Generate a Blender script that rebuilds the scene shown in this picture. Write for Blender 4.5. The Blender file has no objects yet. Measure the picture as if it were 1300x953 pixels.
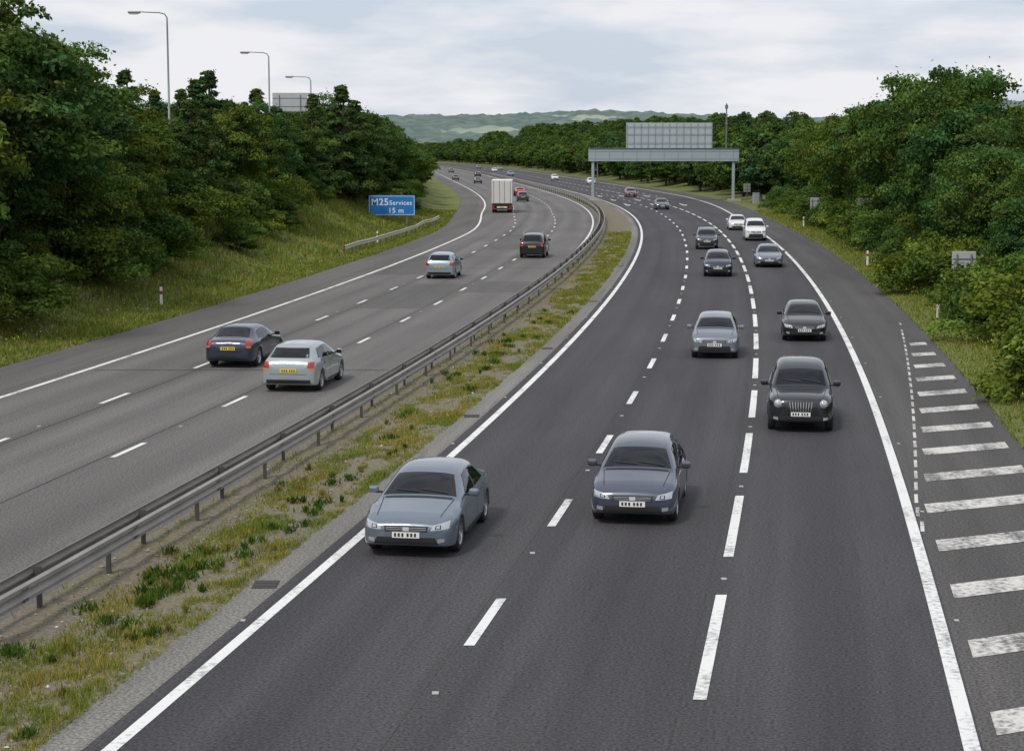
import bpy, math, random
import numpy as np
from mathutils import Vector, Matrix, noise
from mathutils.bvhtree import BVHTree
random.seed(7); rng=np.random.default_rng(7)
sc=bpy.context.scene
R=math.radians
# ------------------------------------------------------------ road alignment
SY=[-300,25,60,90,130,160,185,236,260,320,400,500,600,815,1000,1500,2500]
SS=[.20,.17,.14,.118,.095,.075,.052,.003,-.025,-.055,-.068,-.066,-.075,-.10,-.16,-.28,0]
YY=np.arange(-300,9001,2.0); sl=np.interp(YY,SY,SS)
sl=np.convolve(np.pad(sl,12,mode='edge'),np.ones(25)/25,'valid')
CX=np.concatenate([[0],np.cumsum((sl[1:]+sl[:-1])*1.0)])
CX+= -4.63-np.interp(25.6,YY,CX)
def c(Y): return float(np.interp(Y,YY,CX))
def slope(Y): return float(np.interp(Y,YY,sl))
def sm(t): t=min(1,max(0,t)); return t*t*(3-2*t)
def wL(Y): return 2.0*sm((Y-165)/65)
def wR(Y): return 4.5*sm((Y-175)/140)
def eL(Y): return -19.3-wL(Y)
def eR(Y): return 14.5+wR(Y)
def gz(off,Y):
    if off<eL(Y):
        d=eL(Y)-off
        z=.04+5.0*sm((d-2.0)/14.0)
        z+=noise.noise(Vector((off*.12,Y*.08,3)))*.35*min(1,d/3)
        z+=noise.noise(Vector((off*.6,Y*.6,5)))*.10*min(1,d/2)
        z+=9*sm((Y-500)/700)*sm((d-15)/90)
        return z
    if off>eR(Y):
        d=off-eR(Y)
        z=.04+.9*sm((d-2)/9)
        z+=noise.noise(Vector((off*.12,Y*.08,8)))*.3*min(1,d/3)
        z+=noise.noise(Vector((off*.6,Y*.6,5)))*.08*min(1,d/2)
        z+=13*sm((Y-380)/600)*sm((d-6)/110)
        return z
    return 0.0
def W(off,Y,dz=0): return Vector((c(Y)+off,Y,gz(off,Y)+dz))
# ------------------------------------------------------------ materials
def newmat(name):
    m=bpy.data.materials.new(name); m.use_nodes=True
    nt=m.node_tree; b=nt.nodes['Principled BSDF']; return m,nt,b
def pmat(name,col,rough=.5,metal=0,coat=0,var=0.0,vscale=8,spec=.5,emis=None):
    m,nt,b=newmat(name)
    b.inputs['Base Color'].default_value=(*col,1); b.inputs['Roughness'].default_value=rough
    b.inputs['Metallic'].default_value=metal; b.inputs['Coat Weight'].default_value=coat
    b.inputs['Coat Roughness'].default_value=.05
    b.inputs['Specular IOR Level'].default_value=spec
    tc=nt.nodes.new('ShaderNodeTexCoord'); n=nt.nodes.new('ShaderNodeTexNoise'); n.inputs['Scale'].default_value=vscale
    n.inputs['Detail'].default_value=5
    mx=nt.nodes.new('ShaderNodeMix'); mx.data_type='RGBA'
    mx.inputs['A'].default_value=(*[x*(1-var) for x in col],1); mx.inputs['B'].default_value=(*[min(1,x*(1+var)) for x in col],1)
    nt.links.new(tc.outputs['Object'],n.inputs['Vector']); nt.links.new(n.outputs['Fac'],mx.inputs['Factor'])
    nt.links.new(mx.outputs['Result'],b.inputs['Base Color'])
    return m
def N(nt,t,**k):
    n=nt.nodes.new(t)
    for a,v in k.items():
        if a in('data_type','blend_type','operation','feature','distance','noise_dimensions','interpolation_type'): setattr(n,a,v)
        else: n.inputs[a].default_value=v
    return n
def mixc(nt,fac,a,b,bt='MIX'):
    m=N(nt,'ShaderNodeMix',data_type='RGBA',blend_type=bt)
    for s,v in(('Factor',fac),('A',a),('B',b)):
        if hasattr(v,'links') or hasattr(v,'is_linked'): nt.links.new(v,m.inputs[s])
        else: m.inputs[s].default_value=v if s=='Factor' else (*v,1)
    return m.outputs['Result']
def ramp(nt,src,a,b):
    m=N(nt,'ShaderNodeMapRange'); m.inputs['From Min'].default_value=a; m.inputs['From Max'].default_value=b
    nt.links.new(src,m.inputs['Value']); return m.outputs['Result']
def uvnoise(nt,sx,sy,detail=4,scale=1):
    uv=N(nt,'ShaderNodeUVMap'); mp=N(nt,'ShaderNodeMapping'); mp.inputs['Scale'].default_value=(sx,sy,1)
    n=N(nt,'ShaderNodeTexNoise'); n.inputs['Scale'].default_value=scale; n.inputs['Detail'].default_value=detail
    nt.links.new(uv.outputs['UV'],mp.inputs['Vector']); nt.links.new(mp.outputs['Vector'],n.inputs['Vector'])
    return n.outputs['Fac']
def asphalt(name,dark,light,stain=.75,track=None):
    m,nt,b=newmat(name)
    s1=uvnoise(nt,1.6,.012,3); s2=uvnoise(nt,.35,.05,5); s3=uvnoise(nt,20,20,3); s4=uvnoise(nt,3.5,.25,4)
    col=mixc(nt,ramp(nt,s1,.3,.7),dark,light)
    col=mixc(nt,ramp(nt,s2,.35,.75),col,tuple(x*.8 for x in dark)); 
    nd=mixc(nt,ramp(nt,s3,.3,.7),(.42,.42,.42),(1.58,1.58,1.58))
    col=mixc(nt,1.0,col,nd,'MULTIPLY')
    st=mixc(nt,ramp(nt,s4,.58,.8),(1,1,1),(stain,stain,stain))
    col=mixc(nt,1.0,col,st,'MULTIPLY')
    if track is not None:
        # worn wheel tracks and oil line, periodic with the lane width (real wear of the surface)
        uv=N(nt,'ShaderNodeUVMap'); sp=N(nt,'ShaderNodeSeparateXYZ'); nt.links.new(uv.outputs['UV'],sp.inputs[0])
        a=N(nt,'ShaderNodeMath',operation='ADD'); a.inputs[1].default_value=-track; nt.links.new(sp.outputs['X'],a.inputs[0])
        mm=N(nt,'ShaderNodeMath',operation='MULTIPLY'); mm.inputs[1].default_value=2*math.pi/1.84; nt.links.new(a.outputs[0],mm.inputs[0])
        cs=N(nt,'ShaderNodeMath',operation='COSINE'); nt.links.new(mm.outputs[0],cs.inputs[0])
        tk=mixc(nt,ramp(nt,cs.outputs[0],-1,1),(1.09,1.085,1.08),(.91,.91,.915))
        col=mixc(nt,1.0,col,tk,'MULTIPLY')
    nt.links.new(col,b.inputs['Base Color']); b.inputs['Roughness'].default_value=.82
    b.inputs['Specular IOR Level'].default_value=.3
    bp=N(nt,'ShaderNodeBump'); bp.inputs['Strength'].default_value=.35; bp.inputs['Distance'].default_value=.01
    nt.links.new(s3,bp.inputs['Height']); nt.links.new(bp.outputs['Normal'],b.inputs['Normal'])
    return m
M_asR=asphalt('asphalt_dark',(.053,.050,.055),(.078,.075,.079),.78,0)
M_asL=asphalt('asphalt_grey',(.128,.122,.116),(.175,.168,.160),.82,-4.75)
M_shR=asphalt('asphalt_shoulder',(.078,.074,.073),(.108,.103,.099))
M_shL=asphalt('asphalt_shoulder_worn',(.110,.104,.098),(.15,.143,.134))
M_patch=asphalt('asphalt_patch',(.105,.1,.096),(.135,.129,.124))
M_joint=asphalt('asphalt_joint',(.05,.048,.047),(.07,.068,.066))
M_conc=asphalt('concrete_channel',(.15,.143,.128),(.25,.238,.215),.5)
def paintmat(name,wear0,wear1,col=(.72,.72,.70),under=(.1,.1,.1)):
    m,nt,b=newmat(name)
    n=uvnoise(nt,9,9,6); n2=uvnoise(nt,1.3,.6,3)
    a=N(nt,'ShaderNodeMath',operation='ADD'); nt.links.new(n,a.inputs[0]); nt.links.new(n2,a.inputs[1])
    f=ramp(nt,a.outputs[0],wear0,wear1)
    nt.links.new(mixc(nt,f,col,under),b.inputs['Base Color']); b.inputs['Roughness'].default_value=.6
    return m
M_white=paintmat('road_paint',1.02,1.42,(.76,.76,.74))
M_worn=paintmat('road_paint_worn',.9,1.2,(.62,.61,.57),(.11,.105,.1))
def vegmat(name,base,trans=.3,yell=(1.22,1.08,.78)):
    m=bpy.data.materials.new(name); m.use_nodes=True; nt=m.node_tree; nt.nodes.clear()
    out=N(nt,'ShaderNodeOutputMaterial'); at=nt.nodes.new('ShaderNodeAttribute'); at.attribute_name='tone'
    oi=N(nt,'ShaderNodeObjectInfo')
    tint=mixc(nt,oi.outputs['Random'],(.72,.84,.9),yell)
    col=mixc(nt,1.0,base,at.outputs['Color'],'MULTIPLY'); col=mixc(nt,1.0,col,tint,'MULTIPLY')
    d=N(nt,'ShaderNodeBsdfDiffuse'); t=N(nt,'ShaderNodeBsdfTranslucent')
    nt.links.new(col,d.inputs['Color'])
    tcol=mixc(nt,1.0,col,(1.2,1.3,.65),'MULTIPLY'); nt.links.new(tcol,t.inputs['Color'])
    ms=N(nt,'ShaderNodeMixShader'); ms.inputs[0].default_value=trans
    nt.links.new(d.outputs[0],ms.inputs[1]); nt.links.new(t.outputs[0],ms.inputs[2])
    nt.links.new(ms.outputs[0],out.inputs['Surface'])
    return m
M_leaf=vegmat('foliage',(.082,.140,.040),.22); M_leaf2=vegmat('foliage_dark',(.062,.108,.042),.22)
M_bushl=vegmat('foliage_bush',(.105,.172,.044),.22); M_grass=vegmat('grass_blades',(.195,.235,.070),.3)
M_bark=pmat('bark',(.09,.07,.05),.9,var=.4,vscale=6)
def groundmat():
    m,nt,b=newmat('verge_ground')
    tc=N(nt,'ShaderNodeTexCoord')
    def nz(s,d=5):
        n=N(nt,'ShaderNodeTexNoise'); n.inputs['Scale'].default_value=s; n.inputs['Detail'].default_value=d
        nt.links.new(tc.outputs['Object'],n.inputs['Vector']); return n.outputs['Fac']
    col=mixc(nt,ramp(nt,nz(.12),.35,.65),(.13,.170,.050),(.18,.195,.070))
    col=mixc(nt,ramp(nt,nz(.9),.45,.7),col,(.21,.195,.095))
    col=mixc(nt,ramp(nt,nz(5,8),.5,.75),col,(.07,.105,.032))
    nt.links.new(col,b.inputs['Base Color']); b.inputs['Roughness'].default_value=.95; b.inputs['Specular IOR Level'].default_value=.1
    bp=N(nt,'ShaderNodeBump'); bp.inputs['Strength'].default_value=.8; bp.inputs['Distance'].default_value=.15
    nt.links.new(nz(3,8),bp.inputs['Height']); nt.links.new(bp.outputs['Normal'],b.inputs['Normal'])
    return m
M_ground=groundmat()
def medmat():
    m,nt,b=newmat('reservation_soil')
    n1=uvnoise(nt,1.2,.5,6); n2=uvnoise(nt,12,12,6); n3=uvnoise(nt,40,40,3)
    col=mixc(nt,ramp(nt,n1,.4,.62),(.155,.128,.098),(.135,.130,.062))
    col=mixc(nt,ramp(nt,n2,.45,.75),col,(.27,.24,.19))
    col=mixc(nt,ramp(nt,n3,.55,.8),col,(.07,.06,.045))
    nt.links.new(col,b.inputs['Base Color']); b.inputs['Roughness'].default_value=.95
    bp=N(nt,'ShaderNodeBump'); bp.inputs['Strength'].default_value=.9; bp.inputs['Distance'].default_value=.04
    nt.links.new(n2,bp.inputs['Height']); nt.links.new(bp.outputs['Normal'],b.inputs['Normal'])
    return m
M_med=medmat()
# ------------------------------------------------------------ mesh builder
class MB:
    def __init__(s): s.v=[];s.f=[];s.m=[];s.s=[];s.uv=None
    def add(s,vs,fs,mat=0,smooth=False):
        b=len(s.v); s.v+=[tuple(v) for v in vs]
        for f in fs: s.f.append([b+i for i in f]); s.m.append(mat); s.s.append(smooth)
    def box(s,x0,x1,y0,y1,z0,z1,mat=0,M=None):
        vs=[Vector((x,y,z)) for x in(x0,x1) for y in(y0,y1) for z in(z0,z1)]
        if M: vs=[M@v for v in vs]
        s.add(vs,[(0,1,3,2),(4,6,7,5),(0,4,5,1),(2,3,7,6),(0,2,6,4),(1,5,7,3)],mat)
    def bbox(s,x0,x1,y0,y1,z0,z1,mat=0,r=.03):
        import bmesh
        bm=bmesh.new(); bmesh.ops.create_cube(bm,size=1)
        for v in bm.verts: v.co=Vector(((x0+x1)/2+v.co.x*(x1-x0),(y0+y1)/2+v.co.y*(y1-y0),(z0+z1)/2+v.co.z*(z1-z0)))
        bmesh.ops.bevel(bm,geom=bm.edges[:],offset=r,segments=2,affect='EDGES',profile=.5)
        bm.verts.index_update(); s.add([v.co.copy() for v in bm.verts],[[v.index for v in f.verts] for f in bm.faces],mat); bm.free()
    def tube(s,pts,rad,n=8,mat=0,cap=True):
        pts=[Vector(p) for p in pts]; vs=[]; 
        for i,p in enumerate(pts):
            d=(pts[min(i+1,len(pts)-1)]-pts[max(i-1,0)]).normalized()
            a=d.orthogonal().normalized() if i==0 else (a-d*a.dot(d)).normalized()
            bb=d.cross(a); r=rad[i] if hasattr(rad,'__len__') else rad
            vs+=[p+(a*math.cos(2*math.pi*k/n)+bb*math.sin(2*math.pi*k/n))*r for k in range(n)]
        fs=[(i*n+k,i*n+(k+1)%n,(i+1)*n+(k+1)%n,(i+1)*n+k) for i in range(len(pts)-1) for k in range(n)]
        s.add(vs,fs,mat,True)
        if cap:
            s.add(vs[:n],[tuple(range(n))[::-1]],mat); s.add(vs[-n:],[tuple(range(n))],mat)
    def lathe(s,prof,cx,cy,cz,n,mat,side=1):
        vs=[(cx+x*side,cy+r*math.cos(2*math.pi*k/n),cz+r*math.sin(2*math.pi*k/n)) for r,x in prof for k in range(n)]
        fs=[(i*n+k,i*n+(k+1)%n,(i+1)*n+(k+1)%n,(i+1)*n+k) for i in range(len(prof)-1) for k in range(n)]
        s.add(vs,fs,mat,True)
    def obj(s,name,mats,M=None,uvs=None):
        me=bpy.data.meshes.new(name); me.from_pydata(s.v,[],s.f)
        for m in mats: me.materials.append(m)
        me.polygons.foreach_set('material_index',s.m); me.polygons.foreach_set('use_smooth',s.s)
        if uvs is not None:
            l=me.uv_layers.new(name='UVMap'); idx=np.zeros(len(me.loops),int); me.loops.foreach_get('vertex_index',idx)
            l.data.foreach_set('uv',np.asarray(uvs,float)[idx].ravel())
        o=bpy.data.objects.new(name,me); sc.collection.objects.link(o)
        if M: o.matrix_world=M
        me.update(); return o
class Sheet(MB):
    def __init__(s): super().__init__(); s.u=[]
    def strip(s,f0,f1,Y0,Y1,z,step=4,nx=1,mat=0,zf=None):
        n=max(1,int(math.ceil((Y1-Y0)/step))); vs=[];b=len(s.v)
        for i in range(n+1):
            Y=Y0+(Y1-Y0)*i/n; a=f0(Y) if callable(f0) else f0; d=f1(Y) if callable(f1) else f1
            for k in range(nx+1):
                o=a+(d-a)*k/nx; vs.append((c(Y)+o,Y,z+(zf(o,Y) if zf else 0))); s.u.append((o,Y))
        w=nx+1
        s.add(vs,[(i*w+k,i*w+k+1,(i+1)*w+k+1,(i+1)*w+k) for i in range(n) for k in range(nx)],mat)
    def quad(s,pts,z,mat=0):
        s.add([(c(Y)+o,Y,z) for o,Y in pts],[tuple(range(len(pts)))],mat); s.u+=list(pts)
    def make(s,name,mats): return s.obj(name,mats,uvs=s.u)
YN,YF=-80,1500
s=Sheet(); s.strip(-.35,lambda Y:11.16+wR(Y),YN,YF,0,4,2); s.make('motorway_carriageway',[M_asR])
s=Sheet(); s.strip(lambda Y:-16.06-wL(Y),-4.12,YN,YF,0,4,2); s.make('motorway_carriageway',[M_asL])
s=Sheet(); s.strip(lambda Y:11.16+wR(Y),eR,YN,YF,-.002,4); s.make('hard_shoulder',[M_shR])
s=Sheet(); s.strip(eL,lambda Y:-16.06-wL(Y),YN,YF,-.002,4); s.make('hard_shoulder',[M_shL])
s=Sheet(); s.strip(-1.0,-.35,YN,YF,.004,4,2); 
s.make('drainage_channel',[M_conc])
s=Sheet()
for a,b_,y0,y1 in [(-12.1,-8.7,88,104),(-15.6,-12.6,112,131),(-12.1,-8.6,140,165),(-8.1,-5.0,98,106)]:
    s.quad([(a,y0),(b_,y0),(b_,y1),(a,y1)],.004)
s.make('asphalt_repair_patch',[M_patch])
s=Sheet()
for o in(-12.05,-8.62): s.strip(o-.02,o+.02,YN,400,.005,4)
for o in(3.45,7.12): s.strip(o-.013,o+.013,YN,300,.005,4)
for y_ in(63,118): s.quad([(-15.6,y_),(-5,y_),(-5,y_+.1),(-15.6,y_+.1)],.0065)
s.make('asphalt_joints',[M_joint])
# road markings
s=Sheet()
s.strip(-.1,.1,YN,YF,.007,4); s.strip(lambda Y:10.9+wR(Y),lambda Y:11.12+wR(Y),YN,YF,.007,4)
s.strip(lambda Y:-16.0-wL(Y),lambda Y:-15.8-wL(Y),YN,YF,.007,4); s.strip(-4.85,-4.67,YN,YF,.007,4)
def dashes(o,w,start,mark,mod,y1):
    y=start
    while y<y1:
        oo=o(y) if callable(o) else o
        j=random.uniform(-.012,.012); jm=random.uniform(-.12,.12)
        s.strip(oo-w/2+j,oo+w/2+j,y,y+mark+jm,.009,3); y+=mod
dashes(3.65,.17,27.5-9*9,3,9,900); dashes(7.38,.19,33.7-9*9,6,9,900); dashes(lambda Y:7.38+wR(Y)*.85,.17,300,3,9,900)
dashes(lambda Y:-12.3-wL(Y)*.9,.15,54.6-9*9,2.3,9,900); dashes(lambda Y:-8.38-wL(Y)*.5,.15,53.9-9*9,2.3,9,900)
def arrow(o,y,S=1):
    s.quad([(o-.12,y+2.3),(o+.12,y+2.3),(o+.12,y+8),(o-.12,y+8)],.009)
    s.quad([(o,y-1.5),(o+.5,y+2.2),(o-.5,y+2.2)],.009)
for y in(252,276,300): 
    for o in(1.8,5.5,9.6): arrow(o,y)
s.make('road_markings',[M_white])
s=Sheet()
y=12.6
while y<74:
    t=(y-38)/36.0; lo=11.38 if t<0 else 11.38+2.2*min(1,t)
    hi=14.1 
    w=.5
    s.quad([(lo,y-w),(hi,y-w+.5*(hi-lo)),(hi,y+w+.5*(hi-lo)),(lo,y+w)],.006); y+=3.68
yy=36
while yy<84:
    o=11.3+ (yy-38)/36*2.2 if yy>38 else 11.3
    if random.random()<.8: s.quad([(o-.16,yy),(o-.08,yy),(o-.03,yy+1.0),(o-.11,yy+1.0)],.0055)
    yy+=1.5
s.make('hatched_road_markings',[M_worn])
# cats eyes
mb=MB()
for o,st in((3.65,25),(7.38,31.9),(-12.3,50),(-8.38,50)):
    y=st
    while y<140:
        x=c(y)+o; mb.bbox(x-.05,x+.05,y-.06,y+.06,.0,.022,0,.008); y+=9*(2 if o<0 else 1)
y=20
while y<140:
    for o in(-.3,11.3): x=c(y)+o; mb.bbox(x-.04,x+.04,y-.05,y+.05,.0,.022,0,.008)
    y+=9
mb.obj('road_studs',[pmat('stud_white',(.38,.38,.34),.4)])
mb=MB()
for y in(31.5,52,70,92,120):
    x=c(y)-.67; 
    mb.box(x-.22,x+.22,y-.3,y+.3,.0,.009,0)
    for k in range(5): mb.box(x-.2,x+.2,y-.26+k*.11,y-.2+k*.11,.009,.016,1)
mb.obj('drain_grating',[pmat('iron_dark',(.03,.03,.03),.7),pmat('iron',(.09,.08,.07),.6,.6)])
# central reservation
def mz(o,Y):
    e=min(o+4.22,-.96-o)
    return (.0 if e<.02 else .035+.05*noise.noise(Vector((o*1.5,Y*1.2,1)))+.02*noise.noise(Vector((o*6,Y*6,1))))
s=Sheet()
s.strip(-4.22,-.96,YN,20,0,1,10,zf=mz); s.strip(-4.22,-.96,20,100,0,.3,14,zf=mz); s.strip(-4.22,-.96,100,YF,0,4,5,zf=mz)
for i,f in enumerate(s.s): s.s[i]=True
s.make('central_reservation',[M_med])
# ground
s=MB(); dl=[4000,2500,1500,900,600,400,280,200,150,120,100,80,70,60,52,46]+[40-1.3*i for i in range(31)]
dl=[d for d in dl if d>0.3]+[.15,0]
rows=list(range(-300,0,20))+[i*2.5 for i in range(0,160)]+list(range(400,1500,15))+[1600,1800,2100,2500,3000,4000,6000,8800]
cols=len(dl)*2+2; vs=[]
for Y in rows:
    L=eL(Y);Rr=eR(Y);cx=c(Y)
    for d in dl: vs.append((cx+L-d,Y,gz(L-d-1e-4,Y)))
    vs.append((cx+L+.03,Y,-.3)); vs.append((cx+Rr-.03,Y,-.3))
    for d in dl[::-1]: vs.append((cx+Rr+d,Y,gz(Rr+d+1e-4,Y)))
s.add(vs,[(i*cols+k,i*cols+k+1,(i+1)*cols+k+1,(i+1)*cols+k) for i in range(len(rows)-1) for k in range(cols-1)],0,True)
s.obj('ground',[M_ground])
# distant hills
def hillmat():
    m,nt,b=newmat('hill_woods_hazed')
    tc=N(nt,'ShaderNodeTexCoord')
    def nz(s_,d=4):
        n=N(nt,'ShaderNodeTexNoise'); n.inputs['Scale'].default_value=s_; n.inputs['Detail'].default_value=d
        nt.links.new(tc.outputs['Object'],n.inputs['Vector']); return n.outputs['Fac']
    woods=mixc(nt,ramp(nt,nz(.035,8),.4,.6),(.110,.155,.150),(.165,.210,.180))  # aerial haze painted into the hill colours: bluish woods, paler fields
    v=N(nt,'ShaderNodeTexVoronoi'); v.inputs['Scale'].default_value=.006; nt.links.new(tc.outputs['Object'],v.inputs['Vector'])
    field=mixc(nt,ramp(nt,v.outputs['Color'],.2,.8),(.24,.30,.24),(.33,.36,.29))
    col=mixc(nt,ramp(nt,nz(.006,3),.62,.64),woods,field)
    nt.links.new(col,b.inputs['Base Color']); b.inputs['Roughness'].default_value=1; b.inputs['Specular IOR Level'].default_value=0
    return m
M_hill=hillmat()
def hill(x0,x1,y0,y1,hf,nx,ny):
    mb=MB(); vs=[]
    for j in range(ny):
        Y=y0+(y1-y0)*j/(ny-1)
        for i in range(nx):
            X=x0+(x1-x0)*i/(nx-1); t=j/(ny-1)
            env=math.sin(min(1,t*1.5)*math.pi/2)
            z=hf(X)*env + 5*noise.noise(Vector((X*.02,Y*.02,0)))+6*noise.noise(Vector((X*.07,Y*.07,0)))
            vs.append((X,Y,z if 0<j else -5))
    mb.add(vs,[(j*nx+i,j*nx+i+1,(j+1)*nx+i+1,(j+1)*nx+i) for j in range(ny-1) for i in range(nx-1)],0,True)
    return mb.obj('distant_hill',[M_hill])
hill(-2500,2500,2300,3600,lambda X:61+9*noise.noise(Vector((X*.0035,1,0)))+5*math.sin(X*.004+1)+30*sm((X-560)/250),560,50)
# ------------------------------------------------------------ vegetation
def npmesh(name,V,F,C,mats,smooth=False,matidx=None):
    me=bpy.data.meshes.new(name); me.from_pydata(V.tolist(),[],F.tolist() if hasattr(F,'tolist') else F)
    a=me.color_attributes.new('tone','FLOAT_COLOR','POINT'); a.data.foreach_set('color',np.concatenate([C,np.ones((len(C),1))],1).ravel().astype(np.float32))
    for m in mats: me.materials.append(m)
    if matidx is not None: me.polygons.foreach_set('material_index',matidx)
    me.update(); return me
def unit(v): return v/np.maximum(1e-6,np.linalg.norm(v,axis=1,keepdims=True))
def tree_mesh(name,kind,seed,H,Rd,nl,ls,mat):
    r=np.random.default_rng(seed); rnd=random.Random(seed)
    ncl={'broad':150,'cone':130,'bush':50}[kind]
    cl=[];cr=[]
    while len(cl)<ncl:
        if kind=='broad':
            u=unit(r.normal(size=(1,3)))[0]; rr=(.3+.7*r.random())**.5
            zc=.54*H; p=np.array([u[0]*Rd*rr,u[1]*Rd*rr,zc+u[2]*rr*.43*H])
            lob=1+.20*math.sin(3*math.atan2(u[1],u[0])+seed)+.12*math.sin(5*math.atan2(u[1],u[0])+2*seed)+.12*math.sin(4*u[2]+seed)
            p[:2]*=lob; R_=Rd*(.13+.13*r.random())
        elif kind=='cone':
            t=r.random()**.9; z=.06*H+t*.92*H; rad=Rd*(1-t)**.62*(.9+.25*math.sin(9*t*3+seed)); a=r.random()*6.283; q=rad*(.35+.65*r.random())
            p=np.array([q*math.cos(a),q*math.sin(a),z]); R_=Rd*(.26-.16*t)*(.8+.4*r.random())
        else:
            a=r.random()*6.283; q=Rd*math.sqrt(r.random()); z=(.15+.75*r.random())*H*(1-.55*(q/Rd)**2); p=np.array([q*math.cos(a),q*math.sin(a),z]); R_=Rd*(.17+.15*r.random())
        cl.append(p); cr.append(R_)
    cl=np.array(cl); cr=np.array(cr); ct=.55+.90*r.random(ncl); hue=r.random(ncl)
    w=cr**2; idx=r.choice(ncl,nl,p=w/w.sum())
    u=unit(r.normal(size=(nl,3))); u[:,2]=np.where(u[:,2]<-.3,-u[:,2]*.5,u[:,2])
    rad=cr[idx]*(.55+.55*r.random(nl)**.7)
    P=cl[idx]+u*rad[:,None]*np.array([1,1,.75]); P[:,2]=np.maximum(P[:,2],.05)
    sp=r.random(nl)<.08; P[sp]+=u[sp]*(cr[idx][sp]*.6*r.random(sp.sum()))[:,None]
    nrm=unit(u*.8+r.normal(size=(nl,3))*.55+np.array([0,0,.45]))
    a=unit(np.cross(nrm,r.normal(size=(nl,3)))); b=np.cross(nrm,a)
    s1=ls*(.65+.7*r.random(nl))[:,None]; s2=s1*.58
    V=np.stack([P-a*s1*.5,P+b*s2*.5,P+a*s1*.5,P-b*s2*.5],1).reshape(-1,3)
    F=np.arange(nl*4).reshape(-1,4)
    tone=ct[idx]*(.72+.56*r.random(nl)); h=hue[idx]
    C=np.stack([tone*(.85+.35*h),tone,tone*(1.15-.35*h)],1).repeat(4,0)
    mb=MB()
    if kind!='bush':
        rt=H*.018+.06; pts=[(0,0,-.3),(.05*rnd.uniform(-1,1),.1,H*.2),(rnd.uniform(-.2,.2),rnd.uniform(-.2,.2),H*.5),(rnd.uniform(-.3,.3),rnd.uniform(-.3,.3),H*(.72 if kind=='broad' else .93))]
        mb.tube(pts,[rt*1.3,rt,rt*.65,rt*.15],7,0)
        for i in range(16):
            j=rnd.randrange(ncl); e=Vector(cl[j]); z0=min(e.z*.6,H*.6); s0=Vector((0,0,max(.5,z0)))
            mid=(s0+e)/2+Vector((0,0,.05*H*rnd.uniform(0,1)))
            mb.tube([s0,mid,e],[rt*.42,rt*.25,rt*.07],5,0,False)
    else:
        for i in range(8):
            e=Vector(cl[rnd.randrange(ncl)]); mb.tube([(0,0,-.1),e*.5,e],[.05,.03,.012],4,0,False)
    bv=np.array(mb.v); nb=len(bv)
    VV=np.concatenate([bv,V]); CC=np.concatenate([np.ones((nb,3)),C])
    FF=mb.f+(F+nb).tolist(); mi=[1]*len(mb.f)+[0]*nl
    return npmesh(name,VV,FF,CC,[mat,M_bark],matidx=mi)
BRO=[tree_mesh('broad%d'%i,'broad',10+i,10,[4.2,3.6,4.8,4.0][i],34000,.25,[M_leaf,M_leaf2,M_leaf,M_leaf][i]) for i in range(4)]
CON=[tree_mesh('cone%d'%i,'cone',30+i,11,[2.5,3.0][i],22000,.25,M_leaf2) for i in range(2)]
BUS=[tree_mesh('bush%d'%i,'bush',50+i,2.6,[2.2,1.9,2.4][i],11000,.15,[M_bushl,M_leaf,M_bushl][i]) for i in range(3)]
FAR=[tree_mesh('far%d'%i,'broad',70+i,10,[4.6,4.0,5.2][i],7500,.60,[M_leaf,M_leaf2,M_leaf][i]) for i in range(3)]
def put(mesh,name,off,Y,h,base,wide=1.0,coll=None):
    o=bpy.data.objects.new(name,mesh); k=h/base
    p=W(off,Y,-.1); o.location=p; o.rotation_euler=(0,0,random.uniform(0,6.28)); o.scale=(k*wide,k*wide,k)
    (coll or sc.collection).objects.link(o); return o
def tree(off,Y,h,k='b',w=1.0):
    if k=='b': put(random.choice(BRO),'deciduous_tree',off,Y,h,10,w)
    elif k=='c': put(random.choice(CON),'conical_tree',off,Y,h,11,w)
    else: put(random.choice(BUS),'bush',off,Y,h,2.6,w)
# left, front rows
for off,Y,h,k,w in [(-29,78,11.2,'b',1),(-27.5,84,11.8,'b',1),(-30,90,12.2,'b',1.0),(-28,95,9.6,'b',1.),(-31,101,9.6,'b',1),(-26.5,90,7,'b',1.0),(-27,70,10,'b',1),
    (-26.5,99,5.8,'b',1.0),(-29,107,7.4,'b',1),(-32,112,7.0,'b',1),(-29.5,116,6.6,'b',1.1),(-33,120,8.2,'c',1.3),(-30,124,7.6,'c',1.3),(-31,130,8.8,'c',1.2),(-29.5,137,8.4,'b',.8),
    (-33,141,9.2,'c',1.2),(-30,146,8.0,'b',.9),(-32,153,8.4,'c',1.2),(-30.5,160,6.8,'b',1),(-30,168,8.0,'c',1.15),(-31,174,9.0,'c',1.2),(-29.0,178,11.2,'c',1.15),(-28.6,184,10.2,'c',1.2),(-30.5,181,8.5,'c',1.3),(-31,188,9.6,'b',1.0),
    (-30,197,8.8,'c',1.4),(-28.6,202,9.6,'c',1.25),(-31,206,8.4,'b',1.1),(-29,214,8.2,'b',1.0),(-30,224,8.6,'b',1.),(-29,236,7.4,'b',1.1),(-28.5,248,7.2,'b',1.1)]:
    tree(off,Y,h,k,w)
for i in range(34):
    Y=64+i*6.2; tree(-36-random.random()*5,Y,random.uniform(6.8,8.2)*(1.22 if Y<95 else .93),random.choice('bbc'),1.1)
for i in range(66):
    Y=62+i*2.9+random.uniform(-1,1); edge=-24.3-3.6*sm((Y-88)/25)+ .8*math.sin(Y*.2)
    o_=edge-random.uniform(0,2.2); h_=random.uniform(1.4,3.4)
    if 148<Y<180: o_-=1.6; h_*=.8
    tree(o_,Y,h_,'s',random.uniform(.9,1.4))
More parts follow.
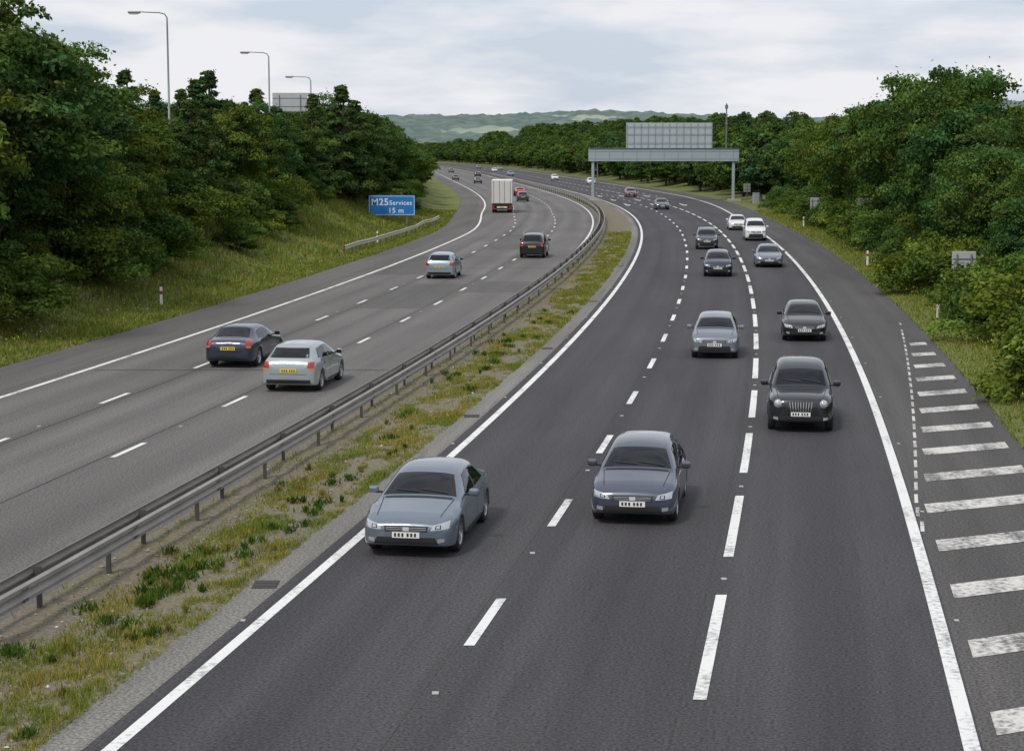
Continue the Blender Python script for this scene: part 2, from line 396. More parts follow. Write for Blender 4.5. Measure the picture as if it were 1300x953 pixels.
for Y,o in((118,-25.5),(124,-26.6),(131,-27),(138,-26.8),(205,-26.5),(215,-26),(196,-27)): tree(o,Y,random.uniform(1.2,2.0),'s',1.2)
# right
for off,Y,h,k,w in [(20.5,60,3.8,'b',1.0),(21.5,66,4.6,'b',1.1),(20.6,73,5.0,'b',1.1),(22,80,5.6,'b',1.),(20.8,87,5.8,'b',1.),(22.5,95,6.5,'b',1),(20.6,101,7.4,'b',.9),(22,108,8.6,'b',1),
    (20.8,115,10.6,'b',.9),(22.5,122,12.2,'b',.9),(20.8,130,13.2,'b',.8),(23.0,137,13.0,'b',.85),(20.8,144,12.8,'b',.8),(22,152,12.8,'b',.85),(20.8,161,11.8,'b',.85),(22.5,170,12.0,'b',.9),(21.3,180,11.0,'b',.85),
    (23,190,11.4,'b',.9),(22.6,201,10.8,'b',.9),(24.5,212,11.2,'b',.9),(24,224,10.4,'b',1),(26,238,10.8,'b',1),(26,252,10.6,'b',1)]:
    tree(off,Y,h,k,w)
for i in range(26):
    Y=66+i*7.5; tree(28+random.random()*6,Y,(4.8 if Y<92 else 5.8 if Y<125 else 7.2 if Y<150 else 9 if Y<175 else 10.6)*random.uniform(.9,1.04),'b',1.1)
for i in range(84):
    Y=42+i*2.5+random.uniform(-.6,.6); d=4.1+ .7*math.sin(Y*.31)+(0.6 if Y>100 else 0)
    tree(eR(Y)+d+random.uniform(-.3,1.2),Y,random.uniform(1.6,3.6),'s',random.uniform(.85,1.3))
# distant woodland (instanced collection)
wc=bpy.data.collections.new('woodland')
def ft(off,Y,h): put(random.choice(FAR),'tree',off,Y,h,10,random.uniform(.85,1.15),wc)
Y=258
while Y<1250:
    st=6+Y*.006
    for row,(dd,hh) in enumerate([(5.5,8.5),(12,10),(22,10.5),(38,11),(60,11),(90,11),(125,12)]):
        if row>3 and (Y<350 or random.random()<.35): continue
        ft(eR(Y)+dd+random.uniform(-1.5,3),Y+random.uniform(-3,3),hh*random.uniform(.8,1.15))
        if row<6: ft(eL(Y)-dd-2.2-random.uniform(-1.5,3),Y+random.uniform(-3,3),(hh-2)*random.uniform(.8,1.12))
    Y+=st
e=bpy.data.objects.new('distant_woodland',None); e.instance_type='COLLECTION'; e.instance_collection=wc; sc.collection.objects.link(e)
# grass blades
def blades(name,P,h,wd,C,mat=M_grass):
    n=len(P); a=rng.random(n)*6.283; d=np.stack([np.cos(a),np.sin(a),np.zeros(n)],1)
    lean=rng.normal(size=(n,3))*.35; lean[:,2]=0
    h=h[:,None]; tip=P+np.array([0,0,1])*h+lean*h
    V=np.stack([P-d*wd[:,None],P+d*wd[:,None],tip],1).reshape(-1,3)
    F=np.arange(n*3).reshape(-1,3)
    me=npmesh(name,V,F,C.repeat(3,0),[mat]); o=bpy.data.objects.new(name,me); sc.collection.objects.link(o); return o
def scatter(n,of,yf,dens,zf,hf,name,wdf,dry=.25,kd=.6):
    P=[];Hh=[];Wd=[];C=[]
    while len(P)<n:
        Y=yf(); o=of(Y); dn=dens(o,Y)
        if random.random()>dn: continue
        k=noise.noise(Vector((o*.8,Y*.35,20))); 
        P.append((c(Y)+o,Y,zf(o,Y)-.01)); hh=hf(o,Y)*random.uniform(.5,1.3); Hh.append(hh); Wd.append(wdf(Y)*random.uniform(.6,1.4))
        t=random.uniform(.6,1.35)
        if random.random()<dry+k*kd: C.append((t*1.7,t*1.22,t*1.5))
        else: C.append((t*(.78+.3*random.random()),t*.97,t*.75))
    return blades(name,np.array(P),np.array(Hh),np.array(Wd),np.array(C))
def yn(a,b): return lambda: a*(b/a)**random.random()
def md(o,Y):
    g=sm((o+3.3)/1.1)*.9+.05
    if Y<36: g*=.75
    k=noise.noise(Vector((o*.9,Y*.4,2)))+.6*noise.noise(Vector((o*3,Y*2,7)))
    return max(0.01,min(1,g*(.55+1.9*k)))
scatter(105000,lambda Y:random.uniform(-4.1,-.93),yn(20,170),md,mz,lambda o,Y:.07+.05*max(0,noise.noise(Vector((o*2,Y*1.2,9)))*3),'grass',lambda Y:.005+Y*.00018,.36,1.0)
scatter(80000,lambda Y:eL(Y)+.12-random.random()**1.3*11,yn(50,230),lambda o,Y:1,gz,lambda o,Y:.13+.03*max(0,eL(Y)-o)+.15*max(0,noise.noise(Vector((o*.5,Y*.3,9)))*2),'grass',lambda Y:.018+Y*.0002,.2)
scatter(55000,lambda Y:eR(Y)-.12+random.random()*6,yn(30,230),lambda o,Y:1,gz,lambda o,Y:.12+.05*max(0,o-eR(Y)),'grass',lambda Y:.010+Y*.0002,.12)
# weeds
P=[];Hh=[];Wd=[];C=[]
for k in range(120):
    Y=22*(90/22)**random.random(); o=random.uniform(-3.2,-1.1)
    if k<26: Y=random.gauss(32,2.2);o=random.gauss(-2.2,.35)
    g=random.uniform(.6,1.1); dryc=random.random()<.3; rr=random.choice([.06,.09,.13,.2,.3])*random.uniform(.7,1.2)
    for i in range(int(30+200*rr)):
        q=abs(random.gauss(0,rr*.6)); a=random.random()*6.283; x=max(-4,min(-1,o+q*math.cos(a))); y=Y+q*math.sin(a)*1.4
        P.append((c(y)+x,y,mz(x,y)+random.uniform(0,.08))); Hh.append(random.uniform(.04,.15)); Wd.append(random.uniform(.012,.03))
        t=g*random.uniform(.6,1.1); C.append((t*1.9,t*1.4,t*1.5) if dryc else (t*.5,t*.72,t*.5))
blades('weeds',np.array(P),np.array(Hh),np.array(Wd),np.array(C))
# wild flowers
P=[];Hh=[];Wd=[];C=[]
for i in range(2600):
    if random.random()<.6: Y=yn(60,200)(); o=eL(Y)-1-random.random()*9
    else: Y=yn(40,160)(); o=eR(Y)+.8+random.random()*3
    p=W(o,Y,random.uniform(.25,.5)); P.append(tuple(p)); Hh.append(.07); Wd.append(.03)
    C.append((3.2,2.4,.8) if random.random()<.6 else (2.6,2.1,7))
blades('wild_flowers',np.array(P),np.array(Hh),np.array(Wd),np.array(C))
# stones and litter beside the barrier
mb=MB()
for i in range(520):
    Y=22*(80/22)**random.random(); o=random.uniform(-4.1,-2.4) if random.random()<.75 else random.uniform(-2.4,-1.05)
    r_=random.uniform(.012,.045); p=Vector((c(Y)+o,Y,mz(o,Y)+r_*.3)); vs=[]
    for dx,dy,dz in((1,0,0),(0,1,0),(-1,0,0),(0,-1,0),(0,0,.7),(0,0,-.7)): vs.append(p+Vector((dx,dy,dz))*r_*random.uniform(.7,1.3))
    mb.add(vs,[(0,1,4),(1,2,4),(2,3,4),(3,0,4),(1,0,5),(2,1,5),(3,2,5),(0,3,5)],0 if random.random()<.94 else 1)
mb.obj('gravel',[pmat('stone',(.30,.27,.22),.9,var=.3,vscale=3),pmat('litter_white',(.65,.65,.62),.7,var=.1)])
# ------------------------------------------------------------ barriers
M_galv=pmat('galvanised_steel',(.30,.285,.265),.55,.4,var=.35,vscale=1.2); M_post=pmat('post_steel',(.085,.078,.07),.7,.3,var=.3)
prof=[(0,.44),(.07,.47),(.075,.53),(.015,.585),(.015,.615),(.075,.665),(.07,.73),(0,.755)]
def rail(mb,off,side,Y0,Y1,zf=lambda o,Y:0,step=3.2):
    n=int((Y1-Y0)/step); vs=[]
    for i in range(n+1):
        Y=Y0+i*step
        for a,z in prof: vs.append((c(Y)+off+a*side,Y,z+zf(off,Y)))
    w=len(prof); mb.add(vs,[(i*w+k,i*w+k+1,(i+1)*w+k+1,(i+1)*w+k) for i in range(n) for k in range(w-1)],0,False)
mb=MB(); rail(mb,-3.62,1,-60,900); rail(mb,-4.02,-1,-60,900)
i=0; Y=-59
while Y<900:
    o=-3.70 if i%2==0 else -3.94; x=c(Y)+o
    mb.box(x-.035,x+.035,Y-.06,Y+.06,-.05,.70,1)
    mb.box(x-.07,x+.07,Y-.075,Y-.06,.45,.74,1); Y+=2.4 ; i+=1
Y=-58
while Y<200:
    x=c(Y)-3.545
    mb.box(x-.004,x+.012,Y-.16,Y+.16,.49,.53,1); mb.box(x-.004,x+.012,Y-.16,Y+.16,.665,.70,1); Y+=4.8
mb.obj('crash_barrier',[M_galv,M_post])
mb=MB(); rail(mb,-20.9,1,131,192,gz)
Y=131.3
while Y<191: x=c(Y)-20.97; z=gz(-20.9,Y); mb.box(x-.05,x+.05,Y-.06,Y+.06,z-.2,z+.7,1); Y+=3.2
mb.obj('crash_barrier',[pmat('galv_pale',(.46,.45,.40),.6,.2,var=.2),M_post])
# ------------------------------------------------------------ gantry
M_gr=pmat('gantry_grey',(.34,.40,.43),.5,.15,var=.1,vscale=.6); M_gr2=pmat('gantry_dark',(.16,.18,.19),.6,.2,var=.1); M_sg=pmat('sign_back_alu',(.42,.47,.49),.5,.2,var=.08,vscale=.5)
M_rib=pmat('sign_rib',(.30,.34,.36),.5,.2,var=.08)
gY=274; gx=c(gY)-1.5; G=MB(); Lg=21.0
G.bbox(-.8,Lg+.6,-.45,.45,5.85,7.75,0,.04)
for k in range(11): x=.2+k*2.05; G.box(x-.04,x+.04,-.50,-.453,5.9,7.7,4)
G.box(-.8,Lg+.6,-.49,-.453,7.3,7.36,4); G.box(-.8,Lg+.6,-.49,-.453,6.2,6.26,4)
G.box(-.8,Lg+.6,-.6,.6,7.753,7.82,1)
for x in(0,Lg):
    G.bbox(x-.35,x+.05,-.2,.2,-.3,5.85,0,.03)
    if x==0:
        G.bbox(x+.45,x+.6,-.1,.1,-.3,5.85,1,.02)
        for z in(1.5,3,4.5): G.box(x+.055,x+.445,-.05,.05,z,z+.1,1)
    G.bbox(x-.9,x+1.0,-.7,.7,-.3,.25,2,.05)
sx0=(798-757)/8.47; sx1=(907-757)/8.47
G.bbox(sx0,sx1,.5,.72,6.0,11.55,3,.03)
n=12
for k in range(n+1):
    x=sx0+.1+(sx1-sx0-.2)*k/n; G.box(x-.045,x+.045,.38,.497,7.83,11.5,4)
for z in(8.6,9.9,11.0): G.box(sx0,sx1,.33,.378,z-.035,z+.035,4)
for k in range(23):
    x=-.7+k*Lg/22; G.box(x-.02,x+.02,-.57,-.53,7.822,8.0,1)
G.tube([(Lg-1.3,.0,7.8),(Lg-1.3,0,14.4)],[.12,.09],8,1); G.bbox(Lg-1.5,Lg-1.1,-.25,.25,13.6,14.2,1,.05); G.bbox(Lg-1.45,Lg-1.15,-.2,.2,11.2,11.6,1,.04)
G.obj('sign_gantry',[M_gr,M_gr2,pmat('concrete_base',(.35,.34,.31),.8),M_sg,M_rib],Matrix.Translation((gx,gY,0))@Matrix.Rotation(.02,4,'Z'))
# ------------------------------------------------------------ blue sign
M_blue=pmat('sign_blue',(.012,.19,.55),.4,var=.03); M_wh=pmat('sign_white',(.85,.85,.85),.4,var=.02)
Y=178; p=W(-24.2,Y); S=MB()
S.bbox(-2.25,2.25,0,.05,0,1.95,0,.012)
for a in[(-2.2,2.2,1.85,1.89),(-2.2,2.2,.06,.10)]: S.box(a[0],a[1],-.006,-.002,a[2],a[3],1)
for a in(-2.2,2.16): S.box(a,a+.04,-.006,-.002,.10,1.85,1)
for x in(-1.5,1.4): S.box(x,x+.1,.055,.15,-1.6,1.8,2)
so=S.obj('motorway_services_sign',[M_blue,M_wh,M_gr2]); so.location=(p.x,p.y,1.25)
def txt(body,size,x,z,par,col,name='text',ext=.002):
    cu=bpy.data.curves.new(name,'FONT'); cu.body=body; cu.size=size; cu.extrude=ext; cu.offset=size*.012; cu.space_character=1.08; cu.materials.append(col)
    o=bpy.data.objects.new(name,cu); sc.collection.objects.link(o); o.parent=par; o.rotation_euler=(R(90),0,0); o.location=(x,-.009,z); return o
txt('M25',.92,-2.0,1.0,so,M_wh); txt('Services',.62,-.24,1.02,so,M_wh); txt('15 m',.70,-.35,.25,so,M_wh)
def signback(name,off,Y,w,h,zb,col,posts=2):
    p=W(off,Y); q=MB(); q.bbox(-w/2,w/2,0,.04,zb,zb+h,0,.012)
    for z in(zb+h*.25,zb+h*.7): q.box(-w/2+.03,w/2-.03,-.03,-.002,z,z+.05,1)
    for x in([-w*.3,w*.3] if posts==2 else [0]): q.tube([(x,-.07,-.4),(x,-.07,zb+h*.9)],.038,8,1)
    o=q.obj(name,[col,M_gr2]); o.location=p; return o
M_sb=pmat('sign_back_grey',(.46,.48,.48),.5,.2,var=.12,vscale=2); M_sb2=pmat('sign_back_brown',(.22,.21,.19),.6,var=.1)
signback('road_sign',17.2,86,1.12,1.25,1.55,M_sb); signback('road_sign',18.2,190,.95,1.3,1.3,M_sb)
signback('road_sign',18.6,152,1.3,1.3,2.2,M_sb2); signback('road_sign',19.5,262,1.0,1.2,1.6,M_sb2,1)
signback('road_sign',-36,190,3.6,1.9,6.3,M_sb)
M_mred=pmat('marker_red',(.5,.03,.02),.4)
def marker(off,Y):
    p=W(off,Y); q=MB(); q.bbox(-.06,.06,-.05,.05,-.2,.62,0,.02); q.bbox(-.062,.062,-.052,.052,.62,.78,1,.02); q.bbox(-.06,.06,-.05,.05,.78,.98,0,.02)
    o=q.obj('marker_post',[M_wh,M_mred]); o.location=p
for o_,y_ in((-21.4,88.5),(15.6,82),(-21.6,150),(16.2,182),(15.5,120)): marker(o_,y_)
for o_,y_,w_,h_ in((20.8,262,.9,1.4),(21.9,266,.7,1.1)):
    p=W(o_,y_); q=MB(); q.bbox(-w_/2,w_/2,-.25,.25,-.2,h_,0,.04); q.box(-w_/2+.06,w_/2-.06,-.262,-.252,.1,h_-.1,1); q.bbox(-w_/2-.04,w_/2+.04,-.3,.3,h_,h_+.06,0,.02)
    q.obj('equipment_cabinet',[M_sb,M_rib]).location=p
# ------------------------------------------------------------ street lamps
M_lamp=pmat('lamp_grey',(.22,.25,.25),.5,.4,var=.1); M_lg=pmat('lamp_glass',(.5,.5,.48),.2)
for off_x,Y,zt,arm in((-23.4,126,16.8,2.3),(-21.8,166,16.2,2.2),(-21.0,193,15.1,2.3),(-26.3,258,15.3,1.9)):
    off=off_x-c(Y); z0=gz(off,Y)-.2; q=MB()
    q.tube([(0,0,z0),(0,0,z0+1.4),(0,0,z0+1.41),(0,0,zt-1.0),(-.0,0,zt-.35),(-.15,0,zt-.1),(-.5,0,zt),(-arm+.5,0,zt+.05)],[.13,.13,.085,.06,.05,.045,.04,.035],10,0)
    q.bbox(-arm-.35,-arm+.5,-.14,.14,zt-.05,zt+.10,0,.05); q.bbox(-arm-.25,-arm+.35,-.11,.11,zt-.11,zt-.052,1,.02)
    o=q.obj('street_lamp',[M_lamp,M_lg]); o.location=(off_x,Y,0)
# ------------------------------------------------------------ cars
M_glass=pmat('car_glass',(.008,.010,.013),.04,0,.0,spec=.38); M_trim=pmat('black_trim',(.02,.02,.02),.5); M_tyre=pmat('tyre',(.025,.025,.025),.85)
M_rim=pmat('alloy',(.45,.46,.47),.3,.8); M_head=pmat('headlamp',(.50,.53,.56),.12,.5,1); M_red=pmat('tail_lamp',(.35,.012,.01),.2,coat=1)
M_plw=pmat('plate_white',(.8,.8,.78),.4); M_ply=pmat('plate_yellow',(.75,.55,.05),.4); M_chr=pmat('chrome',(.6,.6,.6),.15,1); M_gap=pmat('shut_line',(.01,.01,.01),.8)
M_ind=pmat('indicator',(.6,.25,.03),.3)
T={'hatch':dict(L=4.2,wh=(1.32,-1.28),r=.32,rg='rear',st=[(2.1,.60,.28,.42,.55,.48,.60),(2.02,.80,.22,.45,.66,.66,.72),(1.72,.88,.2,.5,.76,.72,.84),(.98,.89,.2,.55,.88,.74,.98),(.28,.89,.2,.55,.93,.60,1.42),(-.4,.9,.2,.55,.95,.61,1.48),(-1.35,.89,.2,.55,.98,.58,1.44),(-1.82,.87,.2,.55,.98,.57,1.14),(-2.0,.84,.22,.5,.93,.68,.98),(-2.1,.72,.3,.45,.80,.6,.85)]),
 'city':dict(L=3.9,wh=(1.26,-1.22),r=.31,rg='rear',st=[(1.93,.62,.28,.45,.60,.50,.66),(1.86,.80,.22,.48,.72,.66,.80),(1.6,.86,.2,.5,.83,.71,.93),(1.08,.87,.2,.55,.92,.72,1.05),(.42,.87,.2,.55,.97,.60,1.46),(-.4,.875,.2,.55,.98,.61,1.54),(-1.45,.865,.2,.55,1.0,.58,1.50),(-1.78,.85,.2,.55,1.0,.57,1.2),(-1.88,.83,.22,.5,.95,.68,1.0),(-1.96,.72,.3,.45,.82,.6,.87)]),
 'saloon':dict(L=4.6,wh=(1.42,-1.38),r=.33,rg='top',st=[(2.3,.60,.28,.42,.54,.48,.60),(2.22,.79,.22,.45,.64,.65,.70),(1.9,.88,.2,.5,.73,.72,.80),(1.05,.90,.2,.55,.85,.75,.94),(.3,.90,.2,.55,.89,.60,1.37),(-.4,.9,.2,.55,.91,.60,1.43),(-1.1,.9,.2,.55,.93,.57,1.37),(-1.75,.89,.2,.55,.93,.70,1.02),(-2.15,.85,.22,.5,.9,.70,1.0),(-2.3,.72,.3,.45,.78,.6,.84)]),
 'taxi':dict(L=4.5,wh=(1.46,-1.36),r=.35,rg='rear',rail=0,st=[(2.25,.52,.32,.48,.66,.42,.78),(2.18,.72,.28,.5,.80,.56,.93),(1.9,.86,.24,.6,.90,.62,1.02),(.98,.90,.24,.64,1.0,.72,1.10),(.42,.90,.24,.64,1.06,.64,1.66),(-.4,.90,.24,.64,1.07,.66,1.77),(-1.6,.89,.24,.64,1.08,.62,1.70),(-2.0,.87,.24,.62,1.08,.64,1.28),(-2.16,.84,.27,.6,1.02,.68,1.08),(-2.25,.72,.34,.5,.92,.6,.96)]),
 'suv':dict(L=4.4,wh=(1.38,-1.34),r=.37,rg='rear',rail=1,st=[(2.2,.68,.35,.5,.74,.55,.80),(2.12,.85,.28,.52,.86,.72,.94),(1.85,.91,.25,.62,.95,.77,1.04),(1.1,.92,.25,.66,1.03,.78,1.14),(.5,.92,.25,.66,1.08,.67,1.62),(-.4,.92,.25,.66,1.09,.68,1.72),(-1.6,.91,.25,.66,1.12,.65,1.68),(-1.98,.88,.25,.62,1.12,.66,1.3),(-2.12,.86,.28,.6,1.05,.72,1.12),(-2.2,.74,.35,.5,.95,.62,1.0)]),
 'van':dict(L=4.4,wh=(1.42,-1.35),r=.33,rg='rear',st=[(2.2,.64,.3,.45,.70,.55,.78),(2.12,.82,.24,.5,.82,.70,.90),(1.85,.89,.22,.55,.93,.76,1.04),(1.4,.90,.22,.58,1.03,.78,1.18),(.7,.91,.22,.6,1.08,.68,1.70),(-.4,.91,.22,.6,1.1,.71,1.82),(-1.9,.91,.22,.6,1.12,.70,1.80),(-2.08,.9,.22,.6,1.12,.70,1.5),(-2.14,.88,.25,.55,1.05,.76,1.15),(-2.2,.78,.32,.5,.95,.62,1.0)])}
_pc={}
def paint(col,metal=.35):
    k=(col,metal)
    if k not in _pc:
        m=pmat('car_paint',col,.34,metal,1,var=.05,vscale=3); _pc[k]=m
    return _pc[k]
_mc={}
def car_data(kind):
    if kind in _mc: return _mc[kind]
    t=T[kind]; K=t['st']; ys=[k[0] for k in K]; r=t['r']; ar=r+.06
    yset=list(ys)
    for w in t['wh']:
        yset=[y for y in yset if all(abs(y-(w+d))>.07 for d in(-ar,-ar*.72,0,ar*.72,ar)) or y in(ys[0],ys[-1])]
        yset+= [w+d for d in(-ar,-ar*.72,0,ar*.72,ar)]
    yset=sorted(set(yset),reverse=True)
    A=np.array(K)[::-1]
    ring=[];V=[];F=[]
    for y in yset:
        w,lo,mid,belt,wt,zt=[float(np.interp(y,A[:,0],A[:,i])) for i in range(1,7)]
        lift=lo; fl=0
        for wy in t['wh']:
            if abs(y-wy)<ar: lift=max(lo,r+math.sqrt(ar*ar-(y-wy)**2)); fl=.015
        mid=max(mid,lift+.05); belt=max(belt,mid+.08); zt=max(zt,belt+.03)
        half=[(w-.28,lo),(w-.25,lift),(w-.02+fl,lift),(w+fl,lift+.03),(w+.01+fl*.5,mid),(w*.975,belt),(wt+.03,zt-.07 if zt-belt>.2 else zt-.03),(wt*.8,zt-.005)]
        pts=[(0,lo)]+half+[(0,zt+.015)]+[(-a,b) for a,b in half[::-1]]
        ring.append(len(V)); V+=[(a,y,b) for a,b in pts]
    n=18
    for i in range(len(yset)-1):
        for k in range(n): F.append((i*n+k,i*n+(k+1)%n,(i+1)*n+(k+1)%n,(i+1)*n+k))
    F.append(tuple(range(n))[::-1]); F.append(tuple((len(yset)-1)*n+k for k in range(n)))
    me=bpy.data.meshes.new('cage'); me.from_pydata(V,[],F); ob=bpy.data.objects.new('cage',me); sc.collection.objects.link(ob)
    md_=ob.modifiers.new('s','SUBSURF'); md_.levels=2
    dg=bpy.context.evaluated_depsgraph_get(); ev=ob.evaluated_get(dg); em=ev.to_mesh()
    bv=[v.co.copy() for v in em.vertices]; bf=[tuple(p.vertices) for p in em.polygons]; ev.to_mesh_clear()
    bpy.data.objects.remove(ob); bpy.data.meshes.remove(me)
    bvh=BVHTree.FromPolygons(bv,bf)
    mb=MB(); mb.add(bv,bf,0,True)
    def proj(c4,ax,mat,nx=8,ny=5,off=.006):
        vs=[];ok=[]
        for j in range(ny+1):
            for i in range(nx+1):
                u=i/nx;v=j/ny
                a=[(c4[0][q]*(1-u)+c4[1][q]*u)*(1-v)+(c4[3][q]*(1-u)+c4[2][q]*u)*v for q in(0,1)]
                if ax=='front': o_,d=Vector((a[0],5,a[1])),Vector((0,-1,0))
                elif ax=='rear': o_,d=Vector((a[0],-5,a[1])),Vector((0,1,0))
                elif ax=='top': o_,d=Vector((a[0],a[1],5)),Vector((0,0,-1))
                elif ax=='right': o_,d=Vector((5,a[0],a[1])),Vector((-1,0,0))
                else: o_,d=Vector((-5,a[0],a[1])),Vector((1,0,0))
                h=bvh.ray_cast(o_,d)
                if h[0] is None: vs.append((0,0,0)); ok.append(False)
                else:
                    nn=h[1] if h[1].dot(d)<0 else -h[1]
                    vs.append(h[0]+nn*off); ok.append(True)
        w=nx+1; fs=[]
        for j in range(ny):
            for i in range(nx):
                f=(j*w+i,j*w+i+1,(j+1)*w+i+1,(j+1)*w+i)
                if all(ok[q] for q in f): fs.append(f)
        mb.add(vs,fs,mat,True)
    def both(c4,ax,mat,**k):
        if ax in('side',):
            proj(c4,'right',mat,**k); proj(c4,'left',mat,**k)
        else:
            proj(c4,ax,mat,**k); proj([(-a,b) for a,b in c4],ax,mat,**k)
    k3,k4,k5,k6,k7=K[3],K[4],K[5],K[6],K[7]
    proj([(-(k3[5]-.03),k3[0]-.06),(k3[5]-.03,k3[0]-.06),(k4[5]-.05,k4[0]+.04),(-(k4[5]-.05),k4[0]+.04)],'top',1,nx=12,ny=8)
    for x0_,x1_ in((-.55,-.02),(.02,.5)):
        proj([(x0_,k3[0]-.10),(x1_,k3[0]-.17),(x1_,k3[0]-.19),(x0_,k3[0]-.125)],'top',2,nx=4,ny=1,off=.022)
    yB=-.25; b=k4[4]
    both([(k3[0]-.42,b+.03),(yB,b+.05),(yB,k5[6]-.14),(k4[0]-.16,k4[6]-.13)],'side',1)
    y6=k6[0]
    both([(yB-.09,b+.05),(y6-.12,k6[4]+.05),(y6+.12,k6[6]-.15),(yB-.09,k5[6]-.14)],'side',1)
    if t['rg']=='top': proj([(-(k6[5]-.05),k6[0]-.06),(k6[5]-.05,k6[0]-.06),(k7[5]-.1,k7[0]+.06),(-(k7[5]-.1),k7[0]+.06)],'top',1,nx=10,ny=6)
    else: proj([(-.62,k7[4]+.08),(.62,k7[4]+.08),(.53,k6[6]-.11),(-.53,k6[6]-.11)],'rear',1,nx=10,ny=6)
    if t.get('rail'):
        for sg in(1,-1):
            mb.tube([(sg*(k5[5]-.02),k4[0]-.2,k4[6]-.0),(sg*(k5[5]-.02),k4[0]-.35,k5[6]+.03),(sg*(k5[5]-.02),k6[0]+.2,k6[6]+.05),(sg*(k5[5]-.02),k6[0]+.05,k6[6]-.02)],.018,6,9)
    # front
    f0=K[0]; zf=f0[6]
    if kind=='taxi':
        for sg in(1,-1): # round lamps, tall upright grille
            cx_=sg*.60
            h=bvh.ray_cast(Vector((cx_,5,.78)),Vector((0,-1,0)))[0]
            yl=h.y+.02 if h else 2.0
            vs=[(cx_+rr*math.cos(a_),yl-dy_,.78+rr*math.sin(a_)) for rr,dy_ in((.001,-.03),(.07,-.02),(.105,.0),(.12,.10)) for a_ in[2*math.pi*k_/18 for k_ in range(18)]]
            mb.add(vs,[(i_*18+k_,i_*18+(k_+1)%18,(i_+1)*18+(k_+1)%18,(i_+1)*18+k_) for i_ in range(3) for k_ in range(18)],5,True)
        proj([(-.28,.56),(.28,.56),(.34,.86),(-.34,.86)],'front',2,off=.008)
        for q in range(9): x_=-.26+q*.065; proj([(x_-.008,.58),(x_+.008,.58),(x_*1.15+.008,.84),(x_*1.15-.008,.84)],'front',9,nx=1,ny=4,off=.016)
    else:
        both([(.46,zf-.06),(.79,zf-.03),(.80,zf+.10),(.52,zf+.04)],'front',5)
        both([(.55,zf-.035),(.66,zf-.03),(.66,zf+.04),(.56,zf+.03)],'front',2,nx=3,ny=3,off=.010)
        both([(.57,zf-.02),(.64,zf-.018),(.64,zf+.03),(.58,zf+.02)],'front',9,nx=3,ny=3,off=.014)
        proj([(-.40,zf-.09),(.40,zf-.09),(.42,zf+.02),(-.42,zf+.02)],'front',2,off=.007)
        for q in range(3): proj([(-.38,zf-.075+q*.03),(.38,zf-.075+q*.03),(.38,zf-.068+q*.03),(-.38,zf-.068+q*.03)],'front',9,ny=1,off=.012)
        proj([(-.06,zf-.07),(.06,zf-.07),(.06,zf+.0),(-.06,zf+.0)],'front',9,nx=2,ny=2,off=.018)
    zp=zf if kind!='taxi' else .66
    proj([(-.62,f0[2]+.0),(.62,f0[2]+.0),(.55,zp-.19),(-.55,zp-.19)],'front',2,off=.007)
    mb.box(-.26,.26,K[0][0]-.04,K[0][0]+.012,zp-.20,zp-.09,7)
    for q in(-.2,-.13,-.06,.04,.11,.18): mb.box(q,q+.04,K[0][0]+.012,K[0][0]+.014,zp-.18,zp-.11,2)
    both([(.60,f0[2]+.03),(.72,f0[2]+.05),(.72,f0[2]+.12),(.60,f0[2]+.11)],'front',5,nx=2,ny=2,off=.012)
    both([(.60,K[2][0]+.1),(.615,K[2][0]+.1),(.70,k3[0]+.02),(.685,k3[0]+.02)],'top',10,nx=1,ny=8,off=.003)
    proj([(-.66,k3[0]+.0),(.66,k3[0]+.0),(.66,k3[0]+.06),(-.66,k3[0]+.06)],'top',2,ny=1,off=.008)
    # rear
    zr=K[8][6]
    both([(.60,zr-.22),(.80,zr-.22),(.80,zr-.03),(.62,zr-.04)],'rear',6)
    both([(.66,zr-.28),(.80,zr-.28),(.80,zr-.225),(.66,zr-.225)],'rear',11,nx=3,ny=2)
    mb.box(-.26,.26,K[9][0]-.012,K[9][0]+.02,zr-.36,zr-.25,8)
    for q in(-.2,-.13,-.06,.04,.11,.18): mb.box(q,q+.04,K[9][0]-.014,K[9][0]-.012,zr-.34,zr-.27,2)
    proj([(-.7,f0[2]+.0),(.7,f0[2]+.0),(.7,f0[2]+.12),(-.7,f0[2]+.12)],'rear',2)
    proj([(-.74,zr-.42),(.74,zr-.42),(.74,zr-.408),(-.74,zr-.408)],'rear',10,ny=1,off=.003)
    # side
    both([(t['wh'][0]-ar-.02,K[3][2]+.0),(t['wh'][1]+ar+.02,K[3][2]+.0),(t['wh'][1]+ar+.0,K[3][2]+.11),(t['wh'][0]-ar,K[3][2]+.11)],'side',2,nx=8,ny=2)
    for yd in(k3[0]-.12,yB-.04,t['wh'][1]+.32):
        both([(yd-.006,K[3][2]+.1),(yd+.006,K[3][2]+.1),(yd+.006,b+.02),(yd-.006,b+.02)],'side',10,nx=1,ny=6,off=.003)
    for yd in(yB+.1,yB-.75): both([(yd,b-.11),(yd+.17,b-.11),(yd+.17,b-.08),(yd,b-.08)],'side',9 if kind=='saloon' else 2,nx=2,ny=1,off=.02)
    for sgn in(1,-1):
        xm=sgn*(k3[1]+.10); ym=k3[0]-.42
        mb.bbox(xm-.10,xm+.10,ym-.05,ym+.06,b+.02,b+.17,0,.045); mb.box(xm-.08,xm+.08,ym-.056,ym-.052,b+.04,b+.15,1)
        mb.box(min(xm,sgn*(k3[1]-.08)),max(xm,sgn*(k3[1]-.08)),ym-.02,ym+.02,b+.03,b+.07,2)
